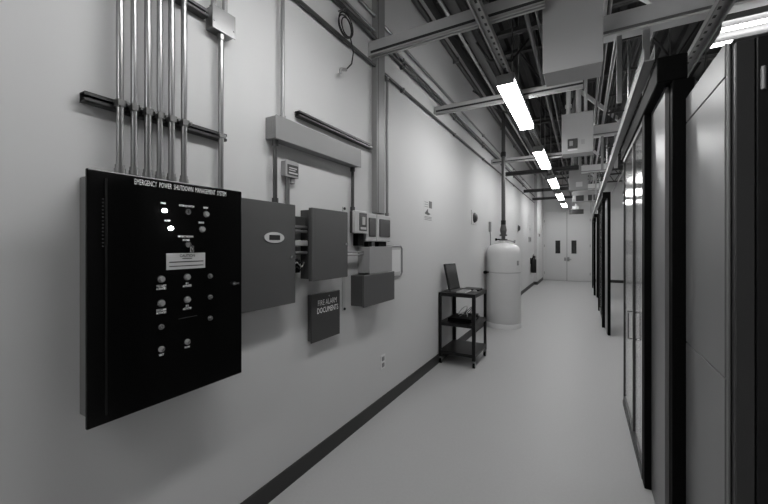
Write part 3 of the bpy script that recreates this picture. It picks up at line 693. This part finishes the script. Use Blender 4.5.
# hanger frames with grey power boxes
def boxhang(y, label, first):
    """hanging enclosure with a bracket and conduits"""
    t = thing('power_box', (-0.065, y, 2.60), label, 'electrical box', 'grey power boxes hanging over the corridor')
    MB().box(-0.235, 0.108, y, y+0.235, 2.60, 3.10, 0.003).build('box_body', 'boxgrey', t)
    MB().box(-0.238, 0.111, y-0.006, y, 2.597, 3.103, 0.002).build('front_cover', 'boxgrey', t)
    if not first:
        s_ = MB().box(-0.17, -0.06, y-0.018, y-0.006, 2.66, 2.78, 0.003).build('breaker_switch', 'doc', t)
        MB().box(-0.15, -0.11, y-0.035, y-0.018, 2.69, 2.75, 0.003).build('switch_handle', 'conduitdull', s_)
        MB().box(-0.02, 0.02, y-0.008, y-0.006, 2.70, 2.76).build('marking', 'mid', t)
        MB().box(-0.17, -0.06, y-0.008, y-0.006, 2.635, 2.648).build('label_strip', 'white', t)
    for x, r in ((-0.165, 0.028), (-0.05, 0.032), (0.03, 0.02)):
        MB().rod((x, y+0.12, 3.10), (x, y+0.12, ZC), r, 14).rod((x, y+0.12, 3.10), (x, y+0.12, 3.14), r+0.01, 14).build('conduit', 'tray', t, True)
    MB().rod((-0.165, y+0.12, 3.22), (-0.165, y+0.12, 3.26), 0.04, 14).build('coupling', 'tray', t, True)
    return t
boxhang(2.62, 'largest plain grey power box hanging overhead nearest the camera', True)
boxhang(5.08, 'grey hanging power box with a dark breaker switch, second in line', False)
b3 = thing('power_box', (-0.08, 8.5, 2.6), 'small looking grey hanging box with a white label square, third in line', 'electrical box', 'grey power boxes hanging over the corridor')
MB().box(-0.26, 0.09, 8.5, 8.73, 2.60, 3.12, 0.003).build('box_body', 'boxgrey', b3)
MB().box(-0.13, -0.01, 8.494, 8.5, 2.66, 2.76, 0.001).build('label_square', 'white', b3)
for x in (-0.2, -0.06, 0.05): MB().rod((x, 8.6, 3.12), (x, 8.6, ZC), 0.025, 12).build('conduit', 'tray', b3, True)
b4 = thing('power_box', (-0.08, 11.5, 2.7), 'fourth grey hanging box with dark sockets underneath, far down the row', 'electrical box', 'grey power boxes hanging over the corridor')
MB().box(-0.26, 0.36, 11.5, 11.75, 2.66, 2.98, 0.003).build('box_body', 'boxgrey', b4)
for x in (-0.18, 0.12): MB().box(x, x+0.2, 11.49, 11.5, 2.68, 2.84, 0.002).build('socket_face', 'doc', b4)
b5 = thing('exit_light', (-0.25, 14.2, 2.58), 'small lit white unit with dark base hanging before the double doors', 'light')
MB().box(-0.42, 0.02, 14.2, 14.3, 2.52, 2.68, 0.003).build('base', 'doc', b5)
MB().box(-0.33, -0.12, 14.17, 14.3, 2.68, 2.80, 0.01).build('lamp_head', 'white', b5)
MB().rod((-0.2, 14.26, 2.80), (-0.2, 14.26, ZC), 0.012, 8).build('hanger_rod', 'conduitdull', b5)

def bracket(y, x1, label, z0=2.93):
    t = thing('bracket_beam', (0.1, y, z0), label, 'beam', 'bracket beams beside the hanging boxes')
    MB().box(-0.03, x1, y, y+0.10, z0, z0+0.15, 0.003).build('channel', 'tray', t)
    MB().box(-0.03, x1, y-0.012, y, z0+0.015, z0+0.03).build('flange', 'conduitdull', t)
    MB().bar((-0.05, y+0.05, 3.58), (x1 if x1 < 1 else 0.47, y+0.05, z0+0.14), 0.045, 0.045).build('brace', 'tray', t)
    MB().box(-0.075, -0.03, y+0.03, y+0.07, z0, ZC).build('hanger_post', 'strut', t)
    MB().box(0.21, 0.24, y+0.035, y+0.065, 2.46, z0).build('drop_post', 'strut', t)
    MB().box(0.36, 0.40, y+0.035, y+0.065, 2.46, z0).build('drop_post', 'strut', t)
    return t
bracket(2.98, 1.3, 'wide light grey bracket beam nearest the camera, right of the large power box')
for y, w in ((5.55, 'second'), (8.25, 'third'), (10.85, 'fourth'), (13.3, 'fifth')):
    bracket(y, 0.46, 'light grey bracket beam with diagonal brace, %s from the camera' % w, 2.90)

# ------------------------------------------------------------------ containment, near block
def post(x0, x1, y0, y1, z1, par, name='post', m='rackblack'): return MB().box(x0, x1, y0, y1, 0, z1, 0.003).build(name, m, par)
cn = thing('containment_frame', (0.35, 2.2, 0), 'black aisle containment frame with header and two glass sliding doors, nearest', 'containment frame')
MB().box(0.310, 0.425, 2.13, 3.98, 2.225, 2.345, 0.004).build('header', 'rackblack', cn)
post(0.368, 0.450, 2.13, 2.205, 2.225, cn)
post(0.318, 0.368, 2.60, 2.70, 2.225, cn)
MB().box(0.352, 0.378, 2.205, 2.60, 0.0, 2.225, 0.002).build('side_panel', 'rack', cn)
MB().box(0.316, 0.334, 2.70, 3.90, 0.0, 0.035).build('floor_track', 'rackframe', cn)
def glassdoor(y0, y1, par, x=0.322, handle=None):
    d = MB().box(x, x+0.022, y0, y0+0.015, 0.035, 2.225).box(x, x+0.022, y1-0.015, y1, 0.035, 2.225).box(x, x+0.022, y0, y1, 0.035, 0.075).box(x, x+0.022, y0, y1, 2.19, 2.225).build('glass_door', 'rackframe', par)
    MB().box(x+0.008, x+0.014, y0+0.015, y1-0.015, 0.075, 2.19).build('pane', 'glass', d)
    if handle:
        MB().path([(x, handle-0.036, 0.95), (x-0.032, handle-0.03, 0.95), (x-0.032, handle-0.03, 0.75), (x, handle-0.036, 0.75)], 0.008, 10).build('handle', 'chrome', d)
    return d
glassdoor(2.70, 3.20, cn, handle=3.225)
glassdoor(3.205, 3.90, cn)
MB().box(0.37, 0.376, 3.255, 3.262, 0.04, 2.2).build('meeting_seal', 'slot', cn)

cb = thing('containment_frame', (0.32, 6.9, 0), 'black containment door frame standing past the first glass doors', 'containment frame')
MB().box(0.275, 0.385, 6.70, 9.2, 2.20, 2.29, 0.003).build('header', 'rackblack', cb)
post(0.345, 0.385, 6.70, 6.80, 2.20, cb); post(0.290, 0.345, 7.28, 7.38, 2.20, cb); post(0.29, 0.345, 9.1, 9.2, 2.2, cb)
glassdoor(7.38, 8.2, cb, 0.31); glassdoor(8.21, 9.1, cb, 0.31)
MB().box(0.335, 0.345, 6.80, 7.28, 0, 2.2).build('side_panel', 'mid', cb)
cc = thing('containment_frame', (0.32, 11.4, 0), 'farthest black containment door frame near the double doors', 'containment frame')
MB().box(0.265, 0.385, 11.3, 13.9, 2.20, 2.29, 0.003).build('header', 'rackblack', cc)
post(0.325, 0.385, 11.3, 11.42, 2.2, cc); post(0.265, 0.315, 11.75, 11.87, 2.2, cc); post(0.265, 0.32, 13.8, 13.9, 2.2, cc)
glassdoor(11.87, 12.8, cc, 0.29); glassdoor(12.81, 13.8, cc, 0.29)
MB().box(0.325, 0.335, 11.42, 11.75, 0, 2.2).build('side_panel', 'mid', cc)

# ------------------------------------------------------------------ near rack
rk = thing('server_rack', (0.75, 1.85, 0), 'tall server rack at right with grey side panels and black perforated door', 'server rack')
RX = 0.415
MB().box(RX+0.012, 1.02, 1.565, 2.10, 0.03, 2.105, 0.003).build('rack_body', 'rackframe', rk)
for z0, z1 in ((0.04, 0.998), (1.003, 2.008), (2.013, 2.125)):
    MB().box(RX, RX+0.012, 1.60, 2.115, z0, z1, 0.002).build('side_panel', 'rack', rk)
MB().box(RX+0.001, RX+0.011, 1.577, 1.592, 0.03, 2.115, 0.006, 3).build('corner_edge', 'rackedge', rk)
MB().box(RX+0.0115, RX+0.058, 1.545, 1.568, 0.03, 2.10, 0.003).build('door_frame', 'rackframe', rk)
pd = MB().box(RX+0.060, 1.01, 1.540, 1.562, 0.04, 2.10, 0.002).build('perforated_door', 'perf', rk)
MB().box(RX+0.066, RX+0.076, 1.526, 1.540, 1.93, 2.00, 0.004).rod((RX+0.071, 1.53, 1.93), (RX+0.071, 1.53, 2.0), 0.006, 8).build('hinge', 'conduitdull', pd)
MB().box(RX+0.01, 1.02, 1.56, 2.10, 2.105, 2.115).build('top_cover', 'rackframe', rk)
for x, y in ((RX+0.05, 1.62), (RX+0.05, 2.05), (0.98, 1.62), (0.98, 2.05)):
    MB().rod((x, y, 0), (x, y, 0.03), 0.02, 12).build('foot', 'conduitdull', rk)

# cross-room fluorescent rows over the rack aisles
def xlight(x0, y, label):
    L = 1.30
    t = thing('aisle_light', (x0, y, 2.88), label, 'light', 'fluorescent lights over the rack aisles')
    MB().box(x0, x0+L, y-0.17, y+0.17, 2.935, 2.985, 0.004).box(x0, x0+0.012, y-0.15, y+0.15, 2.885, 2.936).box(x0+L-0.012, x0+L, y-0.15, y+0.15, 2.885, 2.936).build('housing', 'graydark2', t)
    for yy in (y-0.11, y+0.11):
        MB().rod((x0+0.012, yy, 2.905), (x0+L-0.012, yy, 2.905), 0.013, 14).build('tube', 'tube', t)
    for x in (x0+0.15, x0+L-0.15): MB().rod((x, y, 2.98), (x, y, ZC), 0.006, 8).build('hanger_rod', 'conduit', t)
    return t
rows = ((3.34, 0.80), (4.50, 0.88), (6.2, 0.72), (9.6, 0.85), (12.3, 1.0), (14.8, 1.2))
nm = ('first', 'second', 'third', 'fourth', 'fifth', 'sixth')
xl = xlight(0.0, 0.0, 'x')
used = False
for i, (y, xs) in enumerate(rows):
    for k in range(3):
        lab = 'fluorescent light over the rack aisles, %s row from the camera, %s along it' % (nm[i], ('leftmost', 'middle', 'rightmost')[k])
        if not used: xl.location = (xs, y, 2.88); xl['label'] = lab; used = True
        else: dup(xl, (xs+k*1.5, y, 2.88), lab)

# ------------------------------------------------------------------ world, camera
w = bpy.data.worlds.new('world'); S.world = w; w.use_nodes = True
w.node_tree.nodes['Background'].inputs[0].default_value = (0.02, 0.02, 0.02, 1)
cam = bpy.data.cameras.new('camera'); co = bpy.data.objects.new('camera', cam); C.objects.link(co)
cam.sensor_fit = 'HORIZONTAL'; cam.sensor_width = 36; cam.lens = 356/768*36
cam.shift_y = -7.5/768; cam.clip_start = 0.05
co.location = (0, 0, 1.45); co.rotation_euler = (PI/2, 0, math.atan(199/356))
S.camera = co
S.view_settings.view_transform = 'Standard'; S.view_settings.look = 'None'
S.view_settings.gamma = 1; S.view_settings.use_curve_mapping = False
S.view_settings.exposure = 1.42
